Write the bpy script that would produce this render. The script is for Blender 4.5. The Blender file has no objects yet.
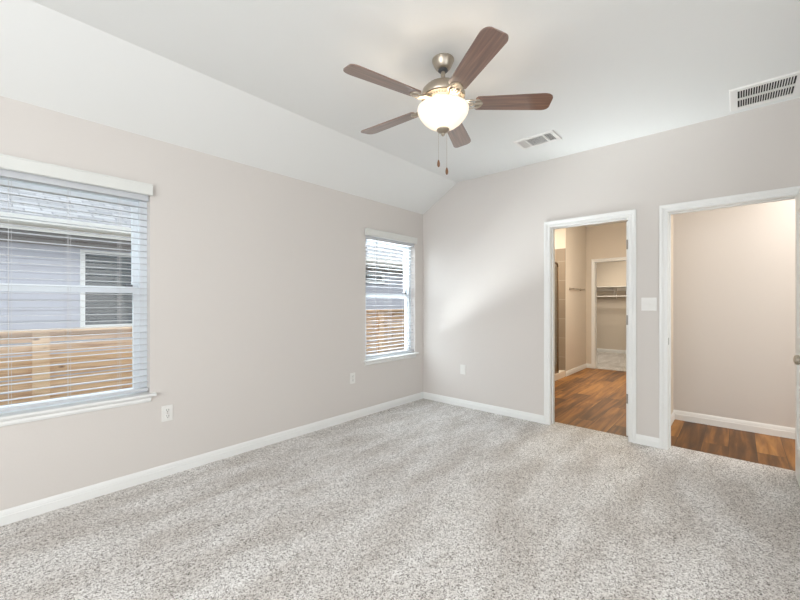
import bpy, bmesh, math, random
from mathutils import Vector, Matrix
random.seed(7)
SC = bpy.context.scene
COL = SC.collection
PI = math.pi

# ------------------------------------------------------------------ camera
cam = bpy.data.cameras.new('camera')
camo = bpy.data.objects.new('camera', cam); COL.objects.link(camo)
cam.sensor_width = 36; cam.lens = 380 / 800 * 36
cam.shift_y = 3 / 800
cam.clip_start = .02
camo.location = (3.122, -3.969, 1.26)
camo.rotation_euler = (PI / 2, 0, math.atan(338 / 380))
SC.camera = camo

# ------------------------------------------------------------------ view and world
SC.view_settings.view_transform = 'Standard'
SC.view_settings.look = 'None'
SC.view_settings.exposure = 0.4
SC.view_settings.gamma = 1
SC.view_settings.use_curve_mapping = False
w = bpy.data.worlds.new('sky'); SC.world = w; w.use_nodes = True
w.node_tree.nodes['Background'].inputs[0].default_value = (.90, .95, 1, 1)
w.node_tree.nodes['Background'].inputs[1].default_value = 1.55

# ------------------------------------------------------------------ lights
def light(name, kind, loc, energy, color=(1, 1, 1), size=1, size_y=None, target=None, spread=None):
    l = bpy.data.lights.new(name, kind)
    l.energy = energy; l.color = color
    if kind == 'AREA':
        l.size = size
        if size_y: l.shape = 'RECTANGLE'; l.size_y = size_y
        if spread: l.spread = spread
    elif kind == 'POINT': l.shadow_soft_size = size
    elif kind == 'SUN': l.angle = math.radians(70)
    o = bpy.data.objects.new(name, l); COL.objects.link(o); o.location = loc
    if target is not None:
        d = Vector(target) - Vector(loc)
        o.rotation_euler = d.to_track_quat('-Z', 'Y').to_euler()
    return o
# fill lamps added outside the unseen openings in the rear and right walls
light('rear_window_daylight', 'AREA', (2.7, -6.3, 1.7), 58, (1, .985, .97), 2.2, 2.0, (2.3, 0, 1.3))
light('right_window_daylight', 'AREA', (4.45, -3.5, 1.3), 11, (1, .98, .96), 2.9, 1.4, (1.2, -2.2, 2.2))
# lamps added to boost skylight falling steeply on the two side windows
light('window_skylight', 'AREA', (-1.5, -3.4, 3.5), 34, (.95, .98, 1), 1.6, 1.0, (0.3, -3.4, 1.2), 1.5)
light('window_skylight', 'AREA', (-1.5, -.6, 3.5), 20, (.95, .98, 1), 1.6, 1.0, (0.3, -.5, 1.2), 1.5)
# unseen lamps added outside the far window: oblique sky light, then ground bounce
light('window_skylight_oblique', 'AREA', (-1.25, -2.1, 1.95), 19, (.96, .98, 1), 1.1, .9, (.3, -.25, 1.1))
light('ground_bounce', 'AREA', (-2.1, -1.0, -.6), 240, (.97, .99, 1), 1.4, .7, (0, -.55, .95), 1.5)
# soft high sun of an overcast day, on the side of the neighbour
light('overcast_sun', 'SUN', (3, 0, 8), .6, (1, .98, .96), 1, None, (-1.2, .6, 0))
# unseen ceiling lamps of the rooms beyond the doors, plus added side fills
light('bathroom_ceiling_light', 'AREA', (1.75, 1.5, 2.66), 17, (1, .84, .60), .5, .5, (1.75, 1.5, 0))
light('bathroom_vanity_light', 'AREA', (2.3, 2.0, 2.05), 15, (1, .94, .85), .6, .15, (.9, 2.7, 1.2))  # side lamp added to brighten the towel-bar wall; no fixture here
light('shower_ceiling_light', 'AREA', (.45, 2.1, 2.66), 12, (1, .93, .84), .3, .3, (.45, 2.1, 0))
light('closet_ceiling_light', 'AREA', (1.1, 5.6, 2.66), 23, (1, .90, .76), .4, .4, (1.1, 5.6, 0))
light('hall_ceiling_light', 'AREA', (4.0, .6, 2.68), 17, (1, .95, .89), .7, .7, (3.9, .6, 0))
light('hall_end_window', 'AREA', (5.05, .62, 1.3), 14, (1, .95, .88), .7, 1.8, (2.6, .9, 1.2))  # fill added to even the hall wall; the hall end has no window

# ------------------------------------------------------------------ materials
def lin(c):
    return tuple(((v / 255) / 12.92 if v / 255 <= .04045 else ((v / 255 + .055) / 1.055) ** 2.4) for v in c) + (1,)
def mat(name, rgb, rough=.6, metal=0, spec=.5, bump=None, coat=0):
    m = bpy.data.materials.new(name); m.use_nodes = True
    nt = m.node_tree; b = nt.nodes['Principled BSDF']
    b.inputs['Base Color'].default_value = lin(rgb)
    b.inputs['Roughness'].default_value = rough
    b.inputs['Metallic'].default_value = metal
    b.inputs['Specular IOR Level'].default_value = spec
    b.inputs['Coat Weight'].default_value = coat
    if bump:
        tc = nt.nodes.new('ShaderNodeTexCoord'); n = nt.nodes.new('ShaderNodeTexNoise')
        n.inputs['Scale'].default_value = bump[0]; n.inputs['Detail'].default_value = 3
        bp = nt.nodes.new('ShaderNodeBump'); bp.inputs['Strength'].default_value = bump[1]
        bp.inputs['Distance'].default_value = bump[2] if len(bump) > 2 else .002
        nt.links.new(tc.outputs['Object'], n.inputs['Vector'])
        nt.links.new(n.outputs['Fac'], bp.inputs['Height'])
        nt.links.new(bp.outputs['Normal'], b.inputs['Normal'])
    return m
def nodes(m): return m.node_tree, m.node_tree.nodes['Principled BSDF']
def ramp(nt, stops):
    r = nt.nodes.new('ShaderNodeValToRGB')
    e = r.color_ramp.elements
    e[0].position, e[0].color = stops[0][0], lin(stops[0][1])
    e[1].position, e[1].color = stops[-1][0], lin(stops[-1][1])
    for p, c in stops[1:-1]:
        x = e.new(p); x.color = lin(c)
    return r
M = {}
M['wall'] = mat('wall_paint', (211, 206, 201), .75, bump=(90, .12))
M['bath_wall'] = mat('bathroom_wall_paint', (214, 203, 188), .75, bump=(90, .12))
M['ceiling'] = mat('ceiling_paint', (229, 230, 228), .8, bump=(60, .15))
M['trim'] = mat('white_trim_paint', (232, 233, 231), .35)
M['vinyl'] = mat('white_vinyl', (222, 227, 231), .35)
M['slat'] = mat('white_blind', (198, 201, 205), .5)
M['valance'] = mat('valance_white', (217, 218, 214), .45)
M['cord'] = mat('blind_cord', (205, 205, 205), .8)
M['plate'] = mat('switch_plate', (228, 227, 223), .3)
M['dark'] = mat('dark_slot', (30, 30, 30), .8)
M['lock'] = mat('lock_metal', (90, 92, 95), .4, .6)
M['nickel'] = mat('brushed_nickel', (182, 172, 158), .34, 1)
M['hinge'] = mat('hinge_metal', (150, 145, 138), .5, .7)
M['ivory'] = mat('fan_vent_ring', (112, 104, 92), .55, .5)
M['chrome'] = mat('chrome', (215, 215, 215), .15, 1)
M['grille'] = mat('grille_white', (232, 230, 227), .45)
M['shower_frame'] = mat('shower_frame_metal', (150, 128, 105), .3, 1)
M['shelf'] = mat('shelf_white', (240, 236, 228), .5)
M['fascia'] = mat('fascia_paint', (226, 224, 220), .6)
M['soffit'] = mat('soffit_paint', (120, 110, 103), .8)  # dark brown, also used for the strip of eave shade
M['siding'] = mat('lap_siding', (186, 187, 200), .7)
M['house_trim'] = mat('house_window_trim', (238, 238, 238), .5)
M['lawn'] = mat('lawn', (95, 110, 70), .9, bump=(40, .6, .02))
M['kerb'] = mat('shower_kerb', (225, 215, 200), .4)
M['ext_wall'] = mat('outer_wall', (92, 82, 74), .9)  # dark so the added outer slab bounces little light

def glass(name, tint, refl=.06, rough=0.0):
    m = bpy.data.materials.new(name); m.use_nodes = True; nt = m.node_tree
    for n in list(nt.nodes): nt.nodes.remove(n)
    out = nt.nodes.new('ShaderNodeOutputMaterial'); mx = nt.nodes.new('ShaderNodeMixShader')
    t = nt.nodes.new('ShaderNodeBsdfTransparent'); g = nt.nodes.new('ShaderNodeBsdfGlossy')
    t.inputs[0].default_value = (*tint, 1); g.inputs['Roughness'].default_value = rough
    mx.inputs[0].default_value = refl
    nt.links.new(t.outputs[0], mx.inputs[1]); nt.links.new(g.outputs[0], mx.inputs[2])
    nt.links.new(mx.outputs[0], out.inputs[0])
    return m
M['glass'] = glass('window_glass', (.93, .96, .97), .05)
M['shower_glass'] = glass('shower_glass', (.88, .9, .9), .18, .12)
M['dark_glass'] = mat('dark_window_glass', (58, 68, 72), .08)

# carpet: speckled cut pile
m = mat('carpet_pile', (190, 185, 180), .95, spec=.1); M['carpet'] = m
nt, b = nodes(m)
tc = nt.nodes.new('ShaderNodeTexCoord')
n1 = nt.nodes.new('ShaderNodeTexVoronoi'); n1.inputs['Scale'].default_value = 380
n4 = nt.nodes.new('ShaderNodeTexVoronoi'); n4.inputs['Scale'].default_value = 155; nt.links.new(tc.outputs['Object'], n4.inputs['Vector'])
s4 = nt.nodes.new('ShaderNodeSeparateColor'); nt.links.new(n4.outputs['Color'], s4.inputs[0])
n3 = nt.nodes.new('ShaderNodeTexNoise'); n3.inputs['Scale'].default_value = 230; n3.inputs['Detail'].default_value = 2
sp = nt.nodes.new('ShaderNodeSeparateColor'); ma = nt.nodes.new('ShaderNodeMix'); ma.data_type = 'FLOAT'; ma.inputs[0].default_value = .42
nt.links.new(tc.outputs['Object'], n3.inputs['Vector'])
nt.links.new(n1.outputs['Color'], sp.inputs[0]); nt.links.new(sp.outputs[0], ma.inputs[2]); nt.links.new(s4.outputs[1], ma.inputs[3])
r = ramp(nt, [(.12, (52, 48, 44)), (.28, (150, 145, 140)), (.42, (212, 208, 204)), (.8, (250, 249, 247))])
n2 = nt.nodes.new('ShaderNodeTexNoise'); n2.inputs['Scale'].default_value = 1; n2.inputs['Detail'].default_value = 4
m2 = nt.nodes.new('ShaderNodeMapping'); m2.inputs['Rotation'].default_value = (0, 0, .5); m2.inputs['Scale'].default_value = (5, 1.6, 1)
r2 = ramp(nt, [(.36, (232, 229, 226)), (.62, (255, 255, 255))])
mx = nt.nodes.new('ShaderNodeMix'); mx.data_type = 'RGBA'; mx.blend_type = 'MULTIPLY'; mx.inputs[0].default_value = 1
bp = nt.nodes.new('ShaderNodeBump'); bp.inputs['Strength'].default_value = .35; bp.inputs['Distance'].default_value = .006
nt.links.new(tc.outputs['Object'], n1.inputs['Vector']); nt.links.new(tc.outputs['Object'], m2.inputs[0]); nt.links.new(m2.outputs[0], n2.inputs['Vector'])
nt.links.new(ma.outputs[0], r.inputs[0]); nt.links.new(n2.outputs['Fac'], r2.inputs[0])
nt.links.new(r.outputs[0], mx.inputs[6]); nt.links.new(r2.outputs[0], mx.inputs[7])
nt.links.new(mx.outputs[2], b.inputs['Base Color'])
nt.links.new(n3.outputs['Fac'], bp.inputs['Height']); nt.links.new(bp.outputs[0], b.inputs['Normal'])

def plank_mat(name, stops, rough=.4, wx=1.2, wy=.18, gap=.0015, alongy=True, grain=(1.2, 26), gs=.45, bevel=(40, 28, 18)):
    m = mat(name, (128, 128, 128), rough); nt, b = nodes(m)
    tc = nt.nodes.new('ShaderNodeTexCoord'); mp = nt.nodes.new('ShaderNodeMapping')
    if alongy: mp.inputs['Rotation'].default_value = (0, 0, PI / 2)
    br = nt.nodes.new('ShaderNodeTexBrick')
    br.inputs['Color1'].default_value = (0, 0, 0, 1); br.inputs['Color2'].default_value = (1, 1, 1, 1)
    br.inputs['Mortar'].default_value = (.5, .5, .5, 1)
    br.inputs['Scale'].default_value = 1; br.inputs['Brick Width'].default_value = wx
    br.inputs['Row Height'].default_value = wy; br.inputs['Mortar Size'].default_value = gap
    br.offset = .37; br.offset_frequency = 2
    mg = nt.nodes.new('ShaderNodeMapping'); mg.inputs['Scale'].default_value = (grain[0], grain[1], 1)
    ng = nt.nodes.new('ShaderNodeTexNoise'); ng.inputs['Scale'].default_value = 1; ng.inputs['Detail'].default_value = 5
    ng.inputs['Distortion'].default_value = .6
    nt.links.new(tc.outputs['Object'], mp.inputs[0]); nt.links.new(mp.outputs[0], br.inputs['Vector'])
    nt.links.new(mp.outputs[0], mg.inputs[0])
    ad = nt.nodes.new('ShaderNodeVectorMath'); ad.operation = 'MULTIPLY_ADD'
    ad.inputs[1].default_value = (7, 3, 5)
    nt.links.new(br.outputs['Color'], ad.inputs[0]); nt.links.new(mg.outputs[0], ad.inputs[2])
    nt.links.new(ad.outputs[0], ng.inputs['Vector'])
    mm = nt.nodes.new('ShaderNodeMix'); mm.data_type = 'FLOAT'; mm.inputs[0].default_value = gs
    nt.links.new(br.outputs['Color'], mm.inputs[2]); nt.links.new(ng.outputs['Fac'], mm.inputs[3])
    rr = ramp(nt, stops); nt.links.new(mm.outputs[0], rr.inputs[0])
    mo = nt.nodes.new('ShaderNodeMix'); mo.data_type = 'RGBA'
    nt.links.new(br.outputs['Fac'], mo.inputs[0]); nt.links.new(rr.outputs[0], mo.inputs[6]); mo.inputs[7].default_value = lin(bevel)
    nt.links.new(mo.outputs[2], b.inputs['Base Color'])
    return m
M['planks'] = plank_mat('wood_look_planks', [(.25, (70, 45, 19)), (.42, (104, 68, 30)), (.56, (142, 96, 45)), (.72, (175, 124, 62))], .5, gs=.72, grain=(1.6, 20))
def cedar(name, base, dark):
    m = mat(name, base, .8); nt, b = nodes(m)
    tc = nt.nodes.new('ShaderNodeTexCoord'); mp = nt.nodes.new('ShaderNodeMapping'); mp.inputs['Scale'].default_value = (8, 1.3, 22)
    n = nt.nodes.new('ShaderNodeTexNoise'); n.inputs['Scale'].default_value = 1.4; n.inputs['Detail'].default_value = 4; n.inputs['Distortion'].default_value = 1
    r = ramp(nt, [(.3, dark), (.5, base), (.7, tuple(min(255, c + 16) for c in base))])
    v = nt.nodes.new('ShaderNodeTexVoronoi'); v.inputs['Scale'].default_value = 1
    m2 = nt.nodes.new('ShaderNodeMapping'); m2.inputs['Scale'].default_value = (1, 3.2, 7)
    r2 = ramp(nt, [(.05, (120, 78, 50)), (.13, (255, 255, 255))])
    mx = nt.nodes.new('ShaderNodeMix'); mx.data_type = 'RGBA'; mx.blend_type = 'MULTIPLY'; mx.inputs[0].default_value = .8
    nt.links.new(tc.outputs['Object'], mp.inputs[0]); nt.links.new(mp.outputs[0], n.inputs['Vector'])
    nt.links.new(tc.outputs['Object'], m2.inputs[0]); nt.links.new(m2.outputs[0], v.inputs['Vector'])
    nt.links.new(n.outputs['Fac'], r.inputs[0]); nt.links.new(v.outputs['Distance'], r2.inputs[0])
    nt.links.new(r.outputs[0], mx.inputs[6]); nt.links.new(r2.outputs[0], mx.inputs[7])
    nt.links.new(mx.outputs[2], b.inputs['Base Color'])
    return m
M['cedar'] = cedar('cedar_fence_boards', (222, 180, 140), (190, 142, 102))
M['cedar_post'] = cedar('cedar_fence_post', (236, 198, 160), (212, 168, 128))
# blade wood
m = mat('walnut_blade', (96, 66, 52), .3, spec=1, coat=1); M['blade'] = m; nt, b = nodes(m)
tc = nt.nodes.new('ShaderNodeTexCoord'); mp = nt.nodes.new('ShaderNodeMapping'); mp.inputs['Scale'].default_value = (3, 60, 10)
n = nt.nodes.new('ShaderNodeTexNoise'); n.inputs['Scale'].default_value = 1; n.inputs['Detail'].default_value = 4
r = ramp(nt, [(.3, (96, 70, 57)), (.55, (122, 91, 76)), (.75, (146, 112, 95))])
nt.links.new(tc.outputs['Object'], mp.inputs[0]); nt.links.new(mp.outputs[0], n.inputs['Vector'])
nt.links.new(n.outputs['Fac'], r.inputs[0]); nt.links.new(r.outputs[0], b.inputs['Base Color'])
# shingles
m = plank_mat('roof_shingles', [(.2, (140, 138, 140)), (.5, (170, 168, 170)), (.85, (194, 192, 194))], .9, .3, .14, .012, True, (6, 30), .6, (140, 138, 140)); M['shingle'] = m
# tile
m = mat('shower_tile', (170, 155, 138), .3); M['tile'] = m; nt, b = nodes(m)
tc = nt.nodes.new('ShaderNodeTexCoord'); mp = nt.nodes.new('ShaderNodeMapping'); mp.inputs['Rotation'].default_value = (PI / 2, 0, 0)
br = nt.nodes.new('ShaderNodeTexBrick'); br.offset = 0
br.inputs['Color1'].default_value = lin((138, 124, 108)); br.inputs['Color2'].default_value = lin((154, 140, 122)); br.inputs['Mortar'].default_value = lin((178, 166, 150))
br.inputs['Scale'].default_value = 1; br.inputs['Brick Width'].default_value = .33; br.inputs['Row Height'].default_value = .33; br.inputs['Mortar Size'].default_value = .004
nt.links.new(tc.outputs['Object'], mp.inputs[0]); nt.links.new(mp.outputs[0], br.inputs['Vector']); nt.links.new(br.outputs[0], b.inputs['Base Color'])
# lit alabaster bowl: the lamp itself
m = mat('lit_frosted_glass', (250, 244, 232), .25); M['bowl'] = m; nt, b = nodes(m)
b.inputs['Emission Color'].default_value = (1, .86, .66, 1); b.inputs['Emission Strength'].default_value = .4
m = mat('bulb_glow', (255, 250, 240), .3); M['bulb'] = m; nt, b = nodes(m)
b.inputs['Emission Color'].default_value = (1, .82, .58, 1); b.inputs['Emission Strength'].default_value = 8

# ------------------------------------------------------------------ mesh helpers
def box(bm, x0, x1, y0, y1, z0, z1, bev=0):
    vs = [bm.verts.new((x, y, z)) for x in (x0, x1) for y in (y0, y1) for z in (z0, z1)]
    f = [(0, 1, 3, 2), (4, 6, 7, 5), (0, 4, 5, 1), (2, 3, 7, 6), (0, 2, 6, 4), (1, 5, 7, 3)]
    fs = [bm.faces.new([vs[i] for i in q]) for q in f]
    if bev:
        es = list({e for q in fs for e in q.edges})
        bmesh.ops.bevel(bm, geom=es, offset=bev, segments=2, affect='EDGES', profile=.7)
def extrude(bm, poly, axis, a, b):
    """poly: list of 2D points, extruded along axis from a to b"""
    def P(p, t):
        if axis == 'x': return (t, p[0], p[1])
        if axis == 'y': return (p[0], t, p[1])
        return (p[0], p[1], t)
    A = [bm.verts.new(P(p, a)) for p in poly]; B = [bm.verts.new(P(p, b)) for p in poly]
    n = len(poly)
    for i in range(n): bm.faces.new((A[i], A[(i + 1) % n], B[(i + 1) % n], B[i]))
    bm.faces.new(A[::-1]); bm.faces.new(B)
def sweep(bm, rings):
    n = len(rings[0]); R = [[bm.verts.new(p) for p in r] for r in rings]
    for a, b in zip(R, R[1:]):
        for i in range(n): bm.faces.new((a[i], a[(i + 1) % n], b[(i + 1) % n], b[i]))
    bm.faces.new(R[0][::-1]); bm.faces.new(R[-1])
def lathe(bm, prof, cx=0, cy=0, seg=48):
    rings = []
    for r, z in prof:
        if r < 1e-5: rings.append([bm.verts.new((cx, cy, z))])
        else: rings.append([bm.verts.new((cx + r * math.cos(2 * PI * k / seg), cy + r * math.sin(2 * PI * k / seg), z)) for k in range(seg)])
    for a, b in zip(rings, rings[1:]):
        for k in range(seg):
            k2 = (k + 1) % seg
            if len(a) == 1 and len(b) == 1: continue
            if len(a) == 1: bm.faces.new((a[0], b[k], b[k2]))
            elif len(b) == 1: bm.faces.new((a[k], b[0], a[k2]))
            else: bm.faces.new((a[k], b[k], b[k2], a[k2]))
def tube(bm, pts, r, seg=10):
    pts = [Vector(p) for p in pts]; rings = []
    for i, p in enumerate(pts):
        d = (pts[min(i + 1, len(pts) - 1)] - pts[max(i - 1, 0)]).normalized()
        u = d.cross(Vector((0, 0, 1)))
        if u.length < 1e-3: u = d.cross(Vector((1, 0, 0)))
        u.normalize(); v = d.cross(u)
        rings.append([p + r * (math.cos(2 * PI * k / seg) * u + math.sin(2 * PI * k / seg) * v) for k in range(seg)])
    sweep(bm, rings)
def obj(name, bm, m, parent=None, smooth=False):
    bmesh.ops.recalc_face_normals(bm, faces=bm.faces)
    me = bpy.data.meshes.new(name); bm.to_mesh(me); bm.free()
    me.materials.append(m)
    if smooth:
        for p in me.polygons: p.use_smooth = True
        try: me.set_sharp_from_angle(angle=math.radians(smooth if smooth is not True else 40))
        except Exception: pass
    o = bpy.data.objects.new(name, me); COL.objects.link(o)
    if parent: o.parent = parent
    return o
def NB(): return bmesh.new()
def bx(name, m, parent, *a, bev=0):
    bm = NB(); box(bm, *a, bev=bev); return obj(name, bm, m, parent)
def empty(name, loc=(0, 0, 0), rz=0):
    o = bpy.data.objects.new(name, None); COL.objects.link(o); o.location = loc; o.rotation_euler = (0, 0, rz)
    o.empty_display_size = .1
    return o
def tag(o, label, cat, group=None):
    o['label'] = label; o['category'] = cat
    if group: o['group'] = group
    return o
def struct(o, label, cat):
    o['kind'] = 'structure'; o['label'] = label; o['category'] = cat
    return o
def copy_tree(o, parent=None):
    c = o.copy(); COL.objects.link(c)
    if parent: c.parent = parent
    for ch in list(o.children): copy_tree(ch, c)
    return c

# ------------------------------------------------------------------ room shell
H = 2.743; HL = 2.434; SX = .533; XR = 4.1; YR = -5.8; WT = .115
W1 = (-4.007, -3.132); W2 = (-1.04, -.165); WZ = (.60, 2.03)
bm = NB()
def lw(y0, y1, z0, z1): box(bm, -.14, 0, y0, y1, z0, z1)
lw(YR, W1[0], -.9, HL); lw(W1[1], W2[0], -.9, HL); lw(W2[1], WT, -.9, HL)
for a, c in (W1, W2): lw(a, c, -.9, WZ[0]); lw(a, c, WZ[1], HL)
struct(obj('wall_left', bm, M['wall']), 'long greige wall holding the two windows with blinds', 'wall')
bm = NB()
def ow(y0, y1, z0, z1): box(bm, -.17, -.1401, y0, y1, z0, z1)
ow(YR, W1[0], -.9, 2.6); ow(W1[1], W2[0], -.9, 2.6); ow(W2[1], 7.1, -.9, 2.6)
for a, c in (W1, W2): ow(a, c, -.9, WZ[0]); ow(a, c, WZ[1], 2.6)
struct(obj('wall_outer', bm, M['ext_wall']), 'dark brick cladding on the outside of the window wall', 'wall')  # unseen dark skin added to cut light bouncing onto the fence
D1 = (1.655, 2.395); D2 = (2.655, 3.495)
bm = NB()
for a in ((0, D1[0], 0, 2.95), (D1[1], D2[0], 0, 2.95), (D2[1], XR, 0, 2.95), (D1[0], D1[1], 2.06, 2.95), (D2[0], D2[1], 2.06, 2.95)):
    box(bm, a[0], a[1], 0, WT, a[2], a[3])
struct(obj('wall_back', bm, M['wall']), 'greige wall with the two doorways and the light switch', 'wall')
bm = NB()
for y0, y1, z0, z1 in ((YR, -5.0, 0, 2.95), (-2.0, WT, 0, 2.95), (-5.0, -2.0, 0, .5), (-5.0, -2.0, 2.3, 2.95)): box(bm, XR, XR + .12, y0, y1, z0, z1)  # opening added to let the fill light in
struct(obj('wall_right', bm, M['wall']), 'greige wall at the right, outside the view', 'wall')
bm = NB()
for x0, x1, z0, z1 in ((-.14, .3, 0, 2.95), (3.7, XR + .12, 0, 2.95), (.3, 3.7, 0, .5), (.3, 3.7, 2.4, 2.95)): box(bm, x0, x1, YR - .12, YR, z0, z1)  # wide opening added to let the rear fill light in
struct(obj('wall_rear', bm, M['wall']), 'greige wall behind the viewer with a wide window opening', 'wall')
bm = NB()
extrude(bm, [(0, HL), (SX, H), (XR, H), (XR, H + .15), (SX - .05, H + .15), (-.14, HL + .12), (-.14, HL)], 'y', YR - .12, -.0)
struct(obj('ceiling', bm, M['ceiling']), 'white ceiling sloping down to the window wall', 'ceiling')
struct(bx('floor', M['carpet'], None, -.0, XR, YR, 0, -.14, 0), 'speckled light grey carpet floor of the bedroom', 'carpet')
# carpet tongues under the doorways
for k, (x0, x1) in enumerate(((D1[0] + .02, D1[1] - .02), (D2[0] + .02, D2[1] - .02))):
    struct(bx('floor_doorway', M['carpet'], None, x0, x1, 0, .13, -.14, 0), 'strip of grey carpet running into the %s doorway' % ('bathroom' if k == 0 else 'hall'), 'carpet')

struct(bx('roof_eave', M['fascia'], None, XR + .121, XR + 1.3, YR - 1.2, 1.5, 2.6, 2.75), 'eave over the right side of the house, outside the view', 'roof')  # unseen overhang added to keep sun out of the right opening
struct(bx('roof_eave', M['fascia'], None, -.14, XR + .12, YR - 1.2, YR - .121, 2.6, 2.75), 'eave over the rear of the house, outside the view', 'roof')  # unseen overhang added to shade the rear opening
# baseboards
BP = [(0, 0), (.015, 0), (.015, .05), (.012, .053), (.012, .059), (.0095, .072), (.005, .083), (0, .083)]
def base_y(bm, x, sgn, y0, y1): extrude(bm, [(x + sgn * t, z) for t, z in BP], 'y', y0, y1)
def base_x(bm, y, sgn, x0, x1, k=1): extrude(bm, [(y + sgn * t, z * k) for t, z in BP], 'x', x0, x1)
bm = NB(); base_y(bm, 0, 1, YR, 0)
struct(obj('baseboard_left', bm, M['trim']), 'white baseboard along the window wall', 'baseboard')
bm = NB(); base_x(bm, 0, -1, .0, 1.612); base_x(bm, 0, -1, 2.438, 2.612); base_x(bm, 0, -1, 3.54, XR)
struct(obj('baseboard_back', bm, M['trim']), 'white baseboard along the wall with the doorways', 'baseboard')
bm = NB(); base_y(bm, XR, -1, YR, 0)
struct(obj('baseboard_right', bm, M['trim']), 'white baseboard along the right wall', 'baseboard')

# door casings
CP = [(0, 0), (0, .009), (.005, .012), (.018, .012), (.022, .009), (.03, .011), (.042, .017), (.057, .018), (.060, .016), (.060, 0)]
def casing(bm, x0, x1, zt, y, sg, w=1.0, z0=0):
    rings = []
    for k in range(4):
        ring = []
        for d, t in CP:
            d *= w
            xx = (x0 - d) if k < 2 else (x1 + d)
            zz = z0 if k in (0, 3) else zt + d
            ring.append((xx, y + sg * t, zz))
        rings.append(ring)
    sweep(bm, rings)
def jamb(bm, x0, x1, zt, y0, y1, t=.02):
    box(bm, x0 - t, x0, y0, y1, 0, zt + t); box(bm, x1, x1 + t, y0, y1, 0, zt + t); box(bm, x0, x1, y0, y1, zt, zt + t)
ZT = 2.04
def doorway(name, x0, x1, stopy, label):
    bm = NB(); casing(bm, x0 - .003, x1 + .003, ZT + .003, 0, -1); casing(bm, x0 - .003, x1 + .003, ZT + .003, WT, 1)
    e = empty(name, ((x0 + x1) / 2, 0, 0)); struct(e, label, 'door frame')
    o = obj('casing', bm, M['trim'], e); o.location = (-e.location.x, 0, 0)
    bm = NB(); jamb(bm, x0, x1, ZT, -.001, WT + .001)
    s = stopy
    box(bm, x0, x0 + .01, s, s + .035, 0, ZT); box(bm, x1 - .01, x1, s, s + .035, 0, ZT); box(bm, x0 + .01, x1 - .01, s, s + .035, ZT - .01, ZT)
    o = obj('jamb', bm, M['trim'], e); o.location = (-e.location.x, 0, 0)
    return e
t1 = doorway('trim_1', 1.675, 2.375, .045, 'white frame around the doorway to the bathroom')
t2 = doorway('trim_2', 2.675, 3.475, .045, 'white frame around the doorway to the hall')
def rel(o, e): o.location = (-e.location.x, -e.location.y, 0); return o
rel(bx('strike_plate', M['hinge'], t2, 2.674, 2.6765, .005, .03, .90, .96, bev=.0005), t2)
def hinge(parent, x, y, z, nx=0, ny=1):
    """hinge leaf on the door edge plus its knuckle"""
    bm = NB()
    box(bm, x - .016, x + .016, y - .0015, y + .0005, z - .045, z + .045)
    lathe(bm, [(0, z - .047), (.006, z - .047), (.006, z + .047), (0, z + .047)], x + .019, y - .004, 12)
    return obj('hinge', bm, M['hinge'], parent)
def door_leaf(name, e, x0, x1, y0, y1, zb=.012, zt=2.03):
    """leaf lying in a y-z plane, two recessed raised panels on both sides"""
    bm = NB(); s = .115; xm = (x0 + x1) / 2
    zs = [(zb, zb + .22), (.86, 1.02), (zt - .13, zt)]
    for a, c in ((y0, y0 + s), (y1 - s, y1)): box(bm, x0, x1, a, c, zb, zt)
    for a, c in zs: box(bm, x0, x1, y0 + s, y1 - s, a, c)
    for a, c in ((zs[0][1], zs[1][0]), (zs[1][1], zs[2][0])):
        box(bm, xm - .008, xm + .008, y0 + s, y1 - s, a, c)
        # sloping sticking and a raised field
        for sg, xf in ((-1, x0), (1, x1)):
            ring = lambda i, xx: [(xx, y0 + s + i, a + i), (xx, y1 - s - i, a + i), (xx, y1 - s - i, c - i), (xx, y0 + s + i, c - i)]
            R = [ring(0, xf), ring(.012, xf - sg * .009), ring(.045, xf - sg * .009), ring(.06, xf - sg * .003)]
            V = [[bm.verts.new(p) for p in q] for q in R]
            for q, w2 in zip(V, V[1:]):
                for i in range(4): bm.faces.new((q[i], q[(i + 1) % 4], w2[(i + 1) % 4], w2[i]))
            bm.faces.new(V[-1])
    return obj(name, bm, M['trim'], e)
def knob(parent, x, y, z, sg):
    bm = NB(); prof = [(0, 0), (.033, 0), (.033, .004), (.028, .009), (.013, .011), (.011, .03), (.018, .036), (.027, .044), (.029, .053), (.024, .062), (.012, .066), (0, .067)]
    lathe(bm, prof, 0, 0, 28)
    bmesh.ops.transform(bm, matrix=Matrix.Translation((x, y, z)) @ Matrix.Rotation(sg * PI / 2, 4, 'Y'), verts=bm.verts)
    return obj('door_knob', bm, M['nickel'], parent, 35)
# bathroom door, open 90 degrees into the bathroom
d1 = empty('door_1', (2.353, .12, 0)); struct(d1, 'white bathroom door swung back, only its hinged edge showing', 'door')
rel(door_leaf('door_panel', d1, 2.336, 2.371, .12, .815), d1)
for z in (.36, 1.10, 1.81): rel(hinge(d1, 2.353, .119, z), d1)
rel(knob(d1, 2.336, .755, .93, -1), d1)
# hall door, open 90 degrees into the bedroom
d2 = empty('door_2', (3.45, 0, 0)); struct(d2, 'white panelled door open against the right edge of the view, metal knob', 'door')
rel(door_leaf('door_panel', d2, 3.433, 3.468, -.805, -.003), d2)
rel(knob(d2, 3.433, -.745, .925, -1), d2)
o = knob(d2, 3.468, -.745, .925, 1); rel(o, d2)

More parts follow.
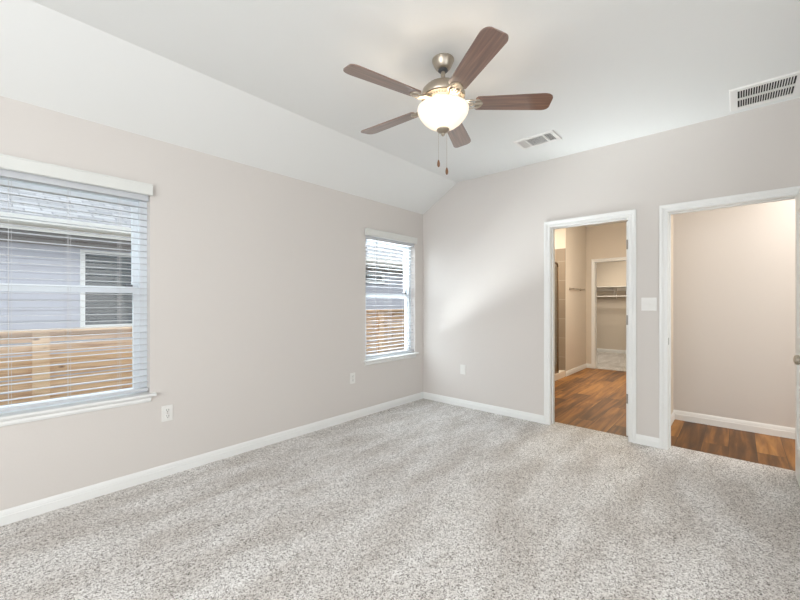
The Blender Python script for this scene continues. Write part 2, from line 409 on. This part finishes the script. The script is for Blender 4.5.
# ------------------------------------------------------------------ windows
def window(n, y0, y1, label):
    e = empty('window_%d' % n, (-.07, (y0 + y1) / 2, .62)); struct(e, label, 'window')
    def put(o): o.location = tuple(-v for v in e.location); return o
    z0, z1 = WZ[0] + .012, WZ[1]
    bm = NB()
    f = .045
    box(bm, -.139, -.07, y0, y0 + f, z0, z1); box(bm, -.139, -.07, y1 - f, y1, z0, z1)
    box(bm, -.139, -.07, y0 + f, y1 - f, z0, z0 + .018); box(bm, -.139, -.07, y0 + f, y1 - f, z1 - f, z1)
    put(obj('window_frame', bm, M['vinyl'], e))
    def sash(xa, xb, za, zb, bot, top):
        bm = NB(); s = .036; a, c = y0 + f, y1 - f
        box(bm, xa, xb, a, a + s, za, zb); box(bm, xa, xb, c - s, c, za, zb)
        box(bm, xa, xb, a + s, c - s, za, za + bot); box(bm, xa, xb, a + s, c - s, zb - top, zb)
        o = put(obj('sash', bm, M['vinyl'], e))
        p = bx('pane', M['glass'], o, (xa + xb) / 2 - .003, (xa + xb) / 2 + .003, a + s - .004, c - s + .004, za + bot - .004, zb - top + .004)
        return o
    sash(-.132, -.108, 1.335, z1 - f, .035, .036)
    sash(-.104, -.078, z0 + .018, 1.375, .026, .045)
    put(bx('sash_lock', M['lock'], e, -.096, -.074, y1 - .125, y1 - .085, 1.375, 1.39, bev=.004))
    bm = NB(); box(bm, -.07, .04, y0 + .0, y1 - .0, .60, .62)
    bm2 = NB()
    # stool with horns and rounded nose, apron under it
    bm.free(); bm = bm2
    extrude(bm, [(-.07, .601), (-.07, .621), (.034, .621), (.041, .617), (.041, .606), (.036, .601)], 'y', y0 + .001, y1 - .001)
    for a, c in ((y0 - .03, y0 + .001), (y1 - .001, y1 + .03)):
        extrude(bm, [(.0005, .601), (.0005, .621), (.034, .621), (.041, .617), (.041, .606), (.036, .601)], 'y', a, c)
    put(obj('stool', bm, M['trim'], e))
    bm = NB()
    extrude(bm, [(.0005, .601), (.02, .601), (.021, .596), (.014, .588), (.016, .575), (.011, .562), (.0005, .558)], 'y', y0 - .004, y1 + .004)
    put(obj('apron', bm, M['trim'], e))
    return e
window(1, *W1, 'large white window nearest the viewer, at the left edge, wood fence outside')
window(2, *W2, 'white window by the far corner of the room')
def blind(y0, y1, wand, label):
    e = empty('window_blind', (-.04, (y0 + y1) / 2, .64)); tag(e, label, 'blind', 'horizontal blinds in the windows')
    def put(o): o.location = tuple(-v for v in e.location); return o
    a, c = y0 + .006, y1 - .006; xm = -.038; hw = .0205
    put(bx('headrail', M['slat'], e, xm - .028, xm + .028, a, c, 1.985, 2.027, bev=.002))
    bm = NB()
    extrude(bm, [(.004, 2.02), (.022, 2.019), (.03, 2.024), (.03, 2.088), (.033, 2.092), (.033, 2.098), (.004, 2.098)], 'y', y0 - .012, y1 + .01)
    put(obj('valance', bm, M['valance'], e))
    bm = NB(); n = 29; rnd = random.Random(int(y0 * 100))
    for k in range(n):
        z = .70 + k * .0442; d = .0006
        dz = rnd.uniform(-.0012, .0012)
        # shallow crowned slat
        tp = [(xm - hw, z - d), (xm - hw * .5, z + .0004), (xm, z + .0008), (xm + hw * .5, z + .0004), (xm + hw, z - d)]
        bt = [(x, zz - .002) for x, zz in reversed(tp)]
        extrude(bm, [(x, zz + dz) for x, zz in tp + bt], 'y', a, c)
    put(obj('slat_stack', bm, M['slat'], e))
    put(bx('bottom_rail', M['slat'], e, xm - hw, xm + hw, a, c, .637, .656, bev=.003))
    for dy in (.175, .4375, .70):
        y = y1 - dy; bm = NB()
        for x in (xm - hw - .001, xm + hw + .001): tube(bm, [(x, y, .65), (x, y, 1.99)], .0008, 5)
        tube(bm, [(xm + .004, y + .012, .65), (xm + .004, y + .012, 1.99)], .0008, 5)
        put(obj('ladder_cord', bm, M['cord'], e))
    if wand:
        bm = NB(); tube(bm, [(.0, y0 + .178, 2.0), (.0, y0 + .178, 1.5)], .004, 8)
        put(obj('tilt_wand', bm, M['wand'], e))
    return e
M['wand'] = mat('clear_wand', (150, 152, 155), .2)
blind(*W1, False, 'white wood-look horizontal blind in the large window at the left edge')
blind(*W2, True, 'white wood-look horizontal blind in the window by the far corner')

# ------------------------------------------------------------------ wall plates
def outlet(loc, rz, label, kind='duplex'):
    """built facing +x, origin at the wall face"""
    e = empty('wall_outlet', loc, rz); tag(e, label, 'outlet', 'wall outlets near the baseboard')
    bx('cover_plate', M['plate'], e, .0, .006, -.036, .036, -.058, .058, bev=.0025)
    if kind == 'duplex':
        for z in (-.021, .021):
            bm = NB(); lathe(bm, [(0, 0), (.0165, 0), (.0165, .0025), (.015, .0035), (0, .0035)], 0, 0, 20)
            bmesh.ops.transform(bm, matrix=Matrix.Translation((.006, 0, z)) @ Matrix.Rotation(PI / 2, 4, 'Y'), verts=bm.verts)
            r = obj('receptacle', bm, M['plate'], e, 40)
            bm = NB()
            box(bm, .009, .0101, -.0085, -.0055, z - .001, z + .009); box(bm, .009, .0101, .0055, .0085, z - .001, z + .007)
            box(bm, .009, .0101, -.0025, .0025, z - .011, z - .006)
            obj('slot', bm, M['dark'], r)
        bx('screw', M['nickel'], e, .006, .0075, -.003, .003, -.003, .003)
    else:
        bx('insert', M['plate'], e, .006, .0085, -.0165, .0165, -.033, .033, bev=.001)
    return e
outlet((0, -3.024, .455), 0, 'white outlet on the wall just right of the large left window')
outlet((0, -1.235, .445), 0, 'white outlet on the window wall, below and left of the far window')
outlet((.619, 0, .450), -PI / 2, 'white outlet plate on the doorway wall near the corner', 'blank')
e = empty('light_switch', (2.535, 0, 1.25), -PI / 2); tag(e, 'white two-gang rocker switch plate between the two doorways', 'light switch')
bx('cover_plate', M['plate'], e, .0, .006, -.058, .058, -.058, .058, bev=.0025)
for y in (-.023, .023):
    bm = NB(); extrude(bm, [(.006, -.033), (.0085, -.033), (.0115, 0), (.0075, .033), (.006, .033)], 'y', y - .0165, y + .0165)
    obj('rocker', bm, M['plate'], e)

# ------------------------------------------------------------------ ceiling vents
def rect_frame(bm, x0, x1, y0, y1, w, z0, z1, bev=.006):
    # sloped-edge frame hanging under the ceiling
    R = [[(x0, y0), (x1, y0), (x1, y1), (x0, y1)], [(x0 + bev, y0 + bev), (x1 - bev, y0 + bev), (x1 - bev, y1 - bev), (x0 + bev, y1 - bev)],
         [(x0 + w, y0 + w), (x1 - w, y0 + w), (x1 - w, y1 - w), (x0 + w, y1 - w)], [(x0 + w, y0 + w), (x1 - w, y0 + w), (x1 - w, y1 - w), (x0 + w, y1 - w)]]
    Z = [z1, z0, z0, z1]
    V = [[bm.verts.new((p[0], p[1], z)) for p in r] for r, z in zip(R, Z)]
    for a, b in zip(V, V[1:] + V[:1]):
        for i in range(4): bm.faces.new((a[i], a[(i + 1) % 4], b[(i + 1) % 4], b[i]))
M['duct'] = mat('duct_shadow', (70, 70, 72), .8)
x0, x1, y0, y1 = 1.572, 1.940, -.672, -.445
e = empty('ceiling_vent', ((x0 + x1) / 2, (y0 + y1) / 2, H)); tag(e, 'white three-way supply register in the ceiling beyond the fan', 'vent')
def put(o): o.location = tuple(-v for v in e.location); return o
bm = NB(); rect_frame(bm, x0, x1, y0, y1, .032, H - .009, H - .0005)
xa, xb = x0 + .105, x1 - .105
for x in (xa, xb): box(bm, x - .006, x + .006, y0 + .03, y1 - .03, H - .009, H - .0008)
put(obj('frame', bm, M['grille'], e))
put(bx('duct_box', M['duct'], e, x0 + .03, x1 - .03, y0 + .03, y1 - .03, H - .0018, H - .0003))  # thin dark panel standing in for the shade inside the duct
bm = NB()
def louver_y(x, t):
    extrude(bm, [(x - t, H - .010), (x - t + .0015, H - .010), (x + t, H - .002), (x + t - .0015, H - .002)], 'y', y0 + .03, y1 - .03)
for k in range(6): louver_y(x0 + .038 + k * .0108, .005)
for k in range(6): louver_y(x1 - .038 - k * .0108, -.005)
for k in range(11):
    y = y0 + .038 + k * .0152
    extrude(bm, [(y, H - .0097), (y + .001, H - .0097), (y + .001, H - .0055), (y, H - .0055)], 'x', xa + .006, xb - .006)
put(obj('louver_bank', bm, M['grille'], e))
x0, x1, y0, y1 = 3.075, 3.455, -.468, -.078
e = empty('return_air_grille', ((x0 + x1) / 2, (y0 + y1) / 2, H)); tag(e, 'white return grille with two rows of dark slots in the ceiling at right', 'vent')
bm = NB(); rect_frame(bm, x0, x1, y0, y1, .045, H - .01, H - .0005)
ym = (y0 + y1) / 2
box(bm, x0 + .045, x1 - .045, ym - .012, ym + .012, H - .0095, H - .0008)
put(obj('frame', bm, M['grille'], e))
put(bx('duct_box', M['dark'], e, x0 + .04, x1 - .04, y0 + .04, y1 - .04, H - .0018, H - .0003))  # dark sheet in place of the shade behind the slots
bm = NB(); n = 22
for k in range(1, n):
    x = x0 + .045 + k * (x1 - x0 - .09) / n
    extrude(bm, [(x - .0022, H - .0095), (x + .0022, H - .0095), (x + .0022, H - .002), (x - .0022, H - .002)], 'y', y0 + .04, y1 - .04)
put(obj('louver_bank', bm, M['grille'], e))

# ------------------------------------------------------------------ ceiling fan
fan = empty('ceiling_fan', (1.777, -2.062, H)); tag(fan, 'brushed nickel ceiling fan with five dark wood blades and a lit bowl light', 'ceiling fan')
def Z(z): return z - H
bm = NB(); lathe(bm, [(0, 0), (.066, 0), (.067, -.006), (.0655, -.010), (.063, -.0105), (.062, -.014), (.058, -.028), (.049, -.046), (.041, -.056), (.036, -.060), (0, -.060)])
obj('canopy', bm, M['nickel'], fan, 40)
bm = NB(); lathe(bm, [(0, -.059), (.028, -.059), (.030, -.068), (.021, -.076), (0, -.076)]); obj('canopy_ring', bm, M['lock'], fan, 40)
bm = NB(); lathe(bm, [(0, -.07), (.0135, -.07), (.0135, -.15), (0, -.15)], seg=20); obj('downrod', bm, M['nickel'], fan, 40)
bm = NB(); lathe(bm, [(0, -.138), (.028, -.139), (.034, -.146), (.070, -.154), (.104, -.168), (.126, -.190), (.134, -.215), (.135, -.228), (.131, -.236), (.125, -.238), (0, -.238)], seg=64)
housing = obj('motor_housing', bm, M['nickel'], fan, 40)
bm = NB(); lathe(bm, [(0, -.237), (.129, -.237), (.130, -.242), (.122, -.247), (.094, -.258), (.088, -.263), (0, -.263)], seg=64)
band = obj('vent_band', bm, M['ivory'], housing, 40)
bm = NB()
for k in range(44):
    a = 2 * PI * k / 44
    mt = Matrix.Rotation(a, 4, 'Z') @ Matrix.Translation((.108, 0, -.2527)) @ Matrix.Rotation(math.radians(-68.5), 4, 'Y')
    b2 = NB(); box(b2, -.0012, .0012, -.0026, .0026, -.011, .011)
    b2.transform(mt); me = bpy.data.meshes.new('t'); b2.to_mesh(me); b2.free(); bm.from_mesh(me); bpy.data.meshes.remove(me)
obj('vent_slot', bm, M['lock'], housing)
bm = NB(); lathe(bm, [(0, -.262), (.072, -.262), (.078, -.266), (.078, -.276), (.07, -.280), (.05, -.283), (.05, -.290), (0, -.290)], seg=64)
obj('switch_housing', bm, M['ivory'], fan, 40)
bm = NB()
prof = [(.149, -.294), (.155, -.297), (.156, -.306), (.151, -.326), (.138, -.350), (.115, -.378), (.085, -.402), (.05, -.420), (.02, -.427), (0, -.428), (0, -.424), (.02, -.423), (.05, -.416), (.083, -.398), (.111, -.376), (.134, -.348), (.146, -.326), (.151, -.306), (.149, -.294)]
lathe(bm, prof, seg=64); obj('glass_bowl', bm, M['bowl'], fan, 60)
bm = NB(); lathe(bm, [(.0, -.425), (.038, -.424), (.039, -.431), (.030, -.440), (.015, -.446), (.009, -.450), (.012, -.455), (.009, -.461), (.004, -.466), (0, -.467)], seg=28)
obj('finial', bm, M['nickel'], fan, 40)
M['pull'] = mat('pull_knob_wood', (120, 84, 58), .4)
for dx, dy, zc in ((-.020, -.018, -.640), (.010, .026, -.682)):
    bm = NB(); 
    z = -.435
    tube(bm, [(dx, dy, -.43), (dx, dy, zc + .028)], .0009, 5)
    while z > zc + .03:
        z -= .006
        bmesh.ops.create_icosphere(bm, subdivisions=1, radius=.0017, matrix=Matrix.Translation((dx, dy, z)))
    pc = obj('pull_chain', bm, M['nickel'], fan)
    bm = NB(); lathe(bm, [(0, zc + .03), (.003, zc + .03), (.006, zc + .022), (.0085, zc + .01), (.0085, zc - .002), (.005, zc - .012), (0, zc - .015)], dx, dy, 16)
    obj('pull_knob', bm, M['pull'], pc, 40)
BL = .655
def blade_parts(ang):
    pit = math.radians(-12)
    mt = Matrix.Rotation(ang, 4, 'Z') @ Matrix.Translation((0, 0, -.268)) @ Matrix.Rotation(pit, 4, 'X')
    bm = NB()
    # blade outline: slightly flared, rounded tip corners
    pts = []
    r0, r1 = .195, BL; w0, w1 = .054, .068
    pts += [(r0 + .012, -w0), (r1 - .075, -w1)]
    for k in range(9):
        a = -PI / 2 + k * (PI / 2) / 8; pts.append((r1 - .06 + .055 * math.cos(a) + .0, -w1 + .04 + .04 * math.sin(a) * 1.0))
    for k in range(9):
        a = k * (PI / 2) / 8; pts.append((r1 - .045 + .04 * math.cos(a), w1 - .03 + .03 * math.sin(a)))
    pts += [(r0 + .012, w0), (r0, w0 - .012), (r0, -w0 + .012)]
    extrude(bm, pts, 'z', -.003, .003)
    o = obj('blade', bm, M['blade'], fan); o.matrix_local = mt
    bm = NB()
    # ornate bracket: two curved prongs meeting at the hub and a shaped plate under the blade
    for s in (-1, 1):
        tube(bm, [(.095, s * .010, .010), (.125, s * .014, .004), (.148, s * .030, -.004), (.168, s * .036, -.0065), (.190, s * .030, -.0065), (.205, s * .034, -.006), (.222, s * .026, -.006), (.232, s * .014, -.006)], .0042, 8)
        tube(bm, [(.135, s * .006, .0), (.155, s * .016, -.004), (.175, s * .014, -.006), (.185, s * .004, -.006)], .0035, 8)
    tube(bm, [(.09, 0, .012), (.13, 0, .002), (.17, 0, -.006), (.238, 0, -.006)], .005, 8)
    pl = [(.195, -.008), (.200, -.034), (.215, -.038), (.228, -.026), (.240, -.006), (.240, .006), (.228, .026), (.215, .038), (.200, .034), (.195, .008)]
    extrude(bm, pl, 'z', -.006, -.0032)
    for px, py in ((.210, -.026), (.210, .026), (.232, 0)):
        bmesh.ops.create_icosphere(bm, subdivisions=2, radius=.005, matrix=Matrix.Translation((px, py, -.007)) @ Matrix.Diagonal((1, 1, .5, 1)))
    q = obj('blade_bracket', bm, M['nickel'], fan, 50); q.matrix_local = mt
for k in range(5): blade_parts(math.radians(-104.6 + 72 * k))
for k in range(3):
    a = 2 * PI * k / 3 + .4
    light('fan_bulb_light', 'POINT', (1.777 + .07 * math.cos(a), -2.062 + .07 * math.sin(a), H - .36), 1.0, (1, .86, .72), .02)

# ------------------------------------------------------------------ bathroom, closet and hall beyond
def sbox(name, m, boxes, label, cat='wall'):
    bm = NB()
    for b in boxes: box(bm, *b)
    return struct(obj(name, bm, m), label, cat)
XA = .91; YB = 3.98
sbox('wall_bathroom_side', M['bath_wall'], [(.79, XA, 2.80, YB, 0, 2.75), (.79, XA, WT, 1.7, 0, 2.75), (2.49, 2.595, WT, YB, 0, 2.75), (-.12, 0, 1.58, 2.92, 0, 2.75), (0, .79, 1.58, 1.7, 0, 2.75), (0, .79, 2.80, 2.92, 2.2, 2.75)], 'warm beige side walls of the bathroom')
sbox('wall_shower', M['tile'], [(0, .79, 2.80, 2.92, 0, 2.2), (.79, XA - .001, 2.788, 2.80, 0, 2.2)], 'tiled end wall of the shower seen through the bathroom doorway')
sbox('wall_bathroom_far', M['bath_wall'], [(.79, 1.05, YB, YB + .115, 0, 2.75), (1.81, 2.61, YB, YB + .115, 0, 2.75), (1.05, 1.81, YB, YB + .115, 2.06, 2.75)], 'warm beige far wall of the bathroom with the closet doorway')
sbox('floor_bathroom', M['planks'], [(0, 2.61, .13, YB + .05, -.14, -.004)], 'brown wood plank floor of the bathroom', 'floor')
sbox('ceiling_bathroom', M['ceiling'], [(-.12, 2.61, WT, YB + .115, 2.743, 2.85)], 'ceiling of the bathroom', 'ceiling')
bm = NB(); base_y(bm, XA, 1, 2.80, YB); base_x(bm, YB, -1, XA, 1.005)
struct(obj('baseboard_bathroom', bm, M['trim']), 'white baseboard in the bathroom', 'baseboard')
e = empty('trim_3', (1.43, YB, 0)); struct(e, 'white frame around the closet doorway inside the bathroom', 'door frame')
bm = NB(); casing(bm, 1.067, 1.793, ZT + .003, YB, -1); o = obj('casing', bm, M['trim'], e); rel(o, e)
bm = NB(); jamb(bm, 1.07, 1.79, ZT, YB - .001, YB + .116); o = obj('jamb', bm, M['trim'], e); rel(o, e)
sbox('wall_closet', M['bath_wall'], [(-.5, 2.61, 6.84, 6.95, 0, 2.75), (-.62, -.5, YB, 6.95, 0, 2.75), (2.61, 2.72, YB, 6.95, 0, 2.75), (-.5, .79, YB, YB + .115, 0, 2.75)], 'pale walls of the closet beyond the bathroom')
sbox('floor_closet', M['carpet'], [(-.5, 2.61, YB + .05, 6.84, -.14, .0)], 'grey carpet floor of the closet', 'carpet')
sbox('ceiling_closet', M['ceiling'], [(-.5, 2.61, YB + .115, 6.95, 2.743, 2.85)], 'ceiling of the closet', 'ceiling')
bm = NB(); base_x(bm, 6.84, -1, -.5, 2.61)
struct(obj('baseboard_closet', bm, M['trim']), 'white baseboard at the back of the closet', 'baseboard')
e = empty('closet_shelf', (1.05, 6.84, 1.66)); tag(e, 'white shelf with a hanging rod across the closet back wall', 'shelf')
M['cleat'] = mat('shelf_front', (150, 130, 110), .6)
def put(o): o.location = tuple(-v for v in e.location); return o
put(bx('board', M['shelf'], e, -.5, 2.61, 6.5, 6.839, 1.655, 1.675))
put(bx('cleat', M['shelf'], e, -.499, 2.609, 6.82, 6.839, 1.565, 1.655))
for x in (.2, .83, 1.7):
    bm = NB(); extrude(bm, [(6.838, 1.655), (6.838, 1.36), (6.818, 1.36), (6.80, 1.45), (6.52, 1.635), (6.51, 1.655)], 'x', x - .006, x + .006)
    tube(bm, [(x, 6.6, 1.59), (x, 6.575, 1.43), (x, 6.56, 1.40), (x, 6.54, 1.42)], .005, 6)
    put(obj('bracket', bm, M['shelf'], e))
bm = NB(); tube(bm, [(-.499, 6.56, 1.425), (2.609, 6.56, 1.425)], .017, 14); put(obj('hanging_rod', bm, M['shelf'], e, 40))
# shower enclosure
e = empty('shower_enclosure', (XA - .03, 2.2, 0)); tag(e, 'framed glass shower door in the bathroom, at the left of its doorway', 'shower')
put(bx('curb', M['kerb'], e, XA - .09, XA + .0, 1.7, 2.788, -.003, .10, bev=.004))
bm = NB()
tube(bm, [(XA - .03, 1.74, .10), (XA - .03, 1.74, 1.86), (XA - .03, 1.79, 1.92), (XA - .03, 2.43, 1.92), (XA - .03, 2.475, 1.90), (XA - .03, 2.50, 1.86), (XA - .03, 2.50, .10)], .016, 10)
tube(bm, [(XA - .03, 1.74, .115), (XA - .03, 2.50, .115)], .014, 10)
put(obj('door_frame', bm, M['shower_frame'], e, 40))
put(bx('glass_panel', M['shower_glass'], e, XA - .034, XA - .028, 1.745, 2.495, .12, 1.91))
# towel bar
e = empty('towel_bar', (XA, 3.3, 1.51)); tag(e, 'metal towel bar on the beige bathroom wall', 'towel bar')
bm = NB(); tube(bm, [(XA + .065, 3.0, 1.51), (XA + .065, 3.62, 1.51)], .009, 12); put(obj('bar', bm, M['nickel'], e, 40))
for y in (3.01, 3.61):
    bm = NB(); lathe(bm, [(0, 0), (.026, 0), (.026, .008), (.012, .014), (.011, .055), (.016, .06), (.016, .075), (0, .078)], 0, 0, 20)
    bmesh.ops.transform(bm, matrix=Matrix.Translation((XA, y, 1.51)) @ Matrix.Rotation(PI / 2, 4, 'Y'), verts=bm.verts)
    put(obj('post', bm, M['nickel'], e, 40))
# hall
YH = 1.10
sbox('wall_hall', M['wall'], [(2.59, 5.2, YH, YH + .1, 0, 2.75), (5.1, 5.2, WT, YH, 0, 2.75), (XR, 5.2, 0, WT, 0, 2.75)], 'warm beige wall of the hall beyond the right doorway')
sbox('floor_hall', M['planks'], [(2.595, 5.1, .13, YH, -.14, -.004)], 'brown wood plank floor of the hall', 'floor')
sbox('ceiling_hall', M['ceiling'], [(2.595, 5.2, WT, YH + .1, 2.743, 2.85)], 'ceiling of the hall', 'ceiling')
bm = NB(); base_x(bm, YH, -1, 2.595, 5.1, 1.2); base_y(bm, 2.595, 1, WT, YH)
struct(obj('baseboard_hall', bm, M['trim']), 'white baseboard in the hall', 'baseboard')

# ------------------------------------------------------------------ outdoors
GZ = -.86
struct(bx('ground', M['lawn'], None, -14, -.14, -14, 14, GZ - .2, GZ), 'lawn strip between the house and the neighbour', 'lawn')
def fence(y0, y1, top, posts, label):
    e = empty('wood_fence', (-2.5, (y0 + y1) / 2, GZ)); tag(e, label, 'fence', 'wood fence sections outside the windows')
    def put(o): o.location = tuple(-v for v in e.location); return o
    bm = NB(); z = top - .03; bh = .125; rnd = random.Random(int(y0 * 10))
    while z > GZ + .02:
        zb = max(z - bh, GZ + .01); t = rnd.uniform(-.003, .003)
        box(bm, -2.535 + t, -2.515 + t, y0, y1, zb + .016, z)
        z -= bh
    put(obj('board_panel', bm, M['cedar'], e))
    put(bx('cap_rail', M['cedar_post'], e, -2.56, -2.45, y0, y1, top - .03, top, bev=.003))
    for y in posts: put(bx('post', M['cedar_post'], e, -2.512, -2.485, y - .07, y + .07, GZ, top - .031))
    return e
fence(-8, .2, .975, (-7.6, -5.9, -3.48, -1.2, .1), 'lower cedar board fence outside the large left window')
fence(.2, 9, 1.12, (.3, 1.75, 4.1, 6.5, 8.8), 'taller cedar board fence section outside the far window')
# neighbour house
hx = -4.6; ex = -4.1
nh = empty('neighbour_house', (hx - 2, 1, GZ)); tag(nh, 'grey lap-sided house with shingle roof beyond the fence', 'house')
def puth(o, p=None):
    o.location = tuple(-v for v in nh.location); return o
holes = [(-2.85, -1.85, .85, 2.10), (3.05, 4.01, 1.84, 2.10)]
bm = NB(); z = GZ; step = .155
while z < 2.28:
    zt = min(z + step, 2.28)
    segs = [(-12, 12)]
    for a, c, h0, h1 in holes:
        if z < h1 - .03 and zt > h0 + .03:
            segs = [q for s0, s1 in segs for q in ((s0, min(a, s1)), (max(c, s0), s1)) if q[1] > q[0]] if True else segs
    for s0, s1 in segs:
        extrude(bm, [(hx - .03, z), (hx + .014, z), (hx + .002, zt + .01), (hx - .03, zt + .01)], 'y', s0, s1)
    z += step
puth(obj('siding', bm, M['siding'], nh))
puth(bx('core_wall', M['siding'], nh, hx - 4, hx - .3, -12, 12, GZ, 2.28))
bm = NB(); ez = 2.42
extrude(bm, [(ex, ez - .02), (ex, ez + .02), (ex - 4.5, ez + .02 + 4.5 * .45), (ex - 9, ez + .02), (ex - 9, ez - .02), (ex - 4.5, ez - .02 + 4.5 * .45)], 'y', -12.3, 12.3)
puth(obj('roof', bm, M['shingle'], nh))
puth(bx('fascia', M['fascia'], nh, ex - .03, ex, -12.3, 12.3, 2.25, ez - .02))
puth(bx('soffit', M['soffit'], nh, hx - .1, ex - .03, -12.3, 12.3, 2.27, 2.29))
puth(bx('frieze_board', M['soffit'], nh, hx - .02, hx + .03, -12, 12, 2.12, 2.27))  # dark strip standing in for the soffit's shadow on the wall
bm = NB(); extrude(bm, [(ex, 2.44), (ex, 2.33), (ex + .06, 2.32), (ex + .095, 2.35), (ex + .10, 2.44), (ex + .094, 2.44), (ex + .088, 2.356), (ex + .056, 2.328), (ex + .006, 2.336), (ex + .006, 2.44)], 'y', -12.3, 12.3)
puth(obj('gutter', bm, M['fascia'], nh))
for (a, c, h0, h1) in holes:
    big = h1 - h0 > .6
    bm = NB(); f = .06 if big else .05; t = hx + .03
    box(bm, hx - .08, t, a, a + f, h0, h1); box(bm, hx - .08, t, c - f, c, h0, h1)
    box(bm, hx - .08, t, a + f, c - f, h0, h0 + f); box(bm, hx - .08, t, a + f, c - f, h1 - f * .6, h1)
    if big: box(bm, hx - .08, t - .02, a + f, c - f, 1.45, 1.49)
    fr = puth(obj('window', bm, M['house_trim'], nh))
    bx('pane', M['dark_glass'], fr, hx - .06, hx - .05, a + f, c - f, h0 + f, h1 - f * .6)
    bm = NB(); z = h0 + f + .03
    while z < h1 - f:
        extrude(bm, [(hx - .045, z), (hx - .02, z + .018), (hx - .022, z + .02), (hx - .047, z + .002)], 'y', a + f, c - f); z += .055
    obj('blind_slats', bm, M['hblind'] if 'hblind' in M else M.setdefault('hblind', mat('house_blind', (128, 130, 132), .6)), fr)
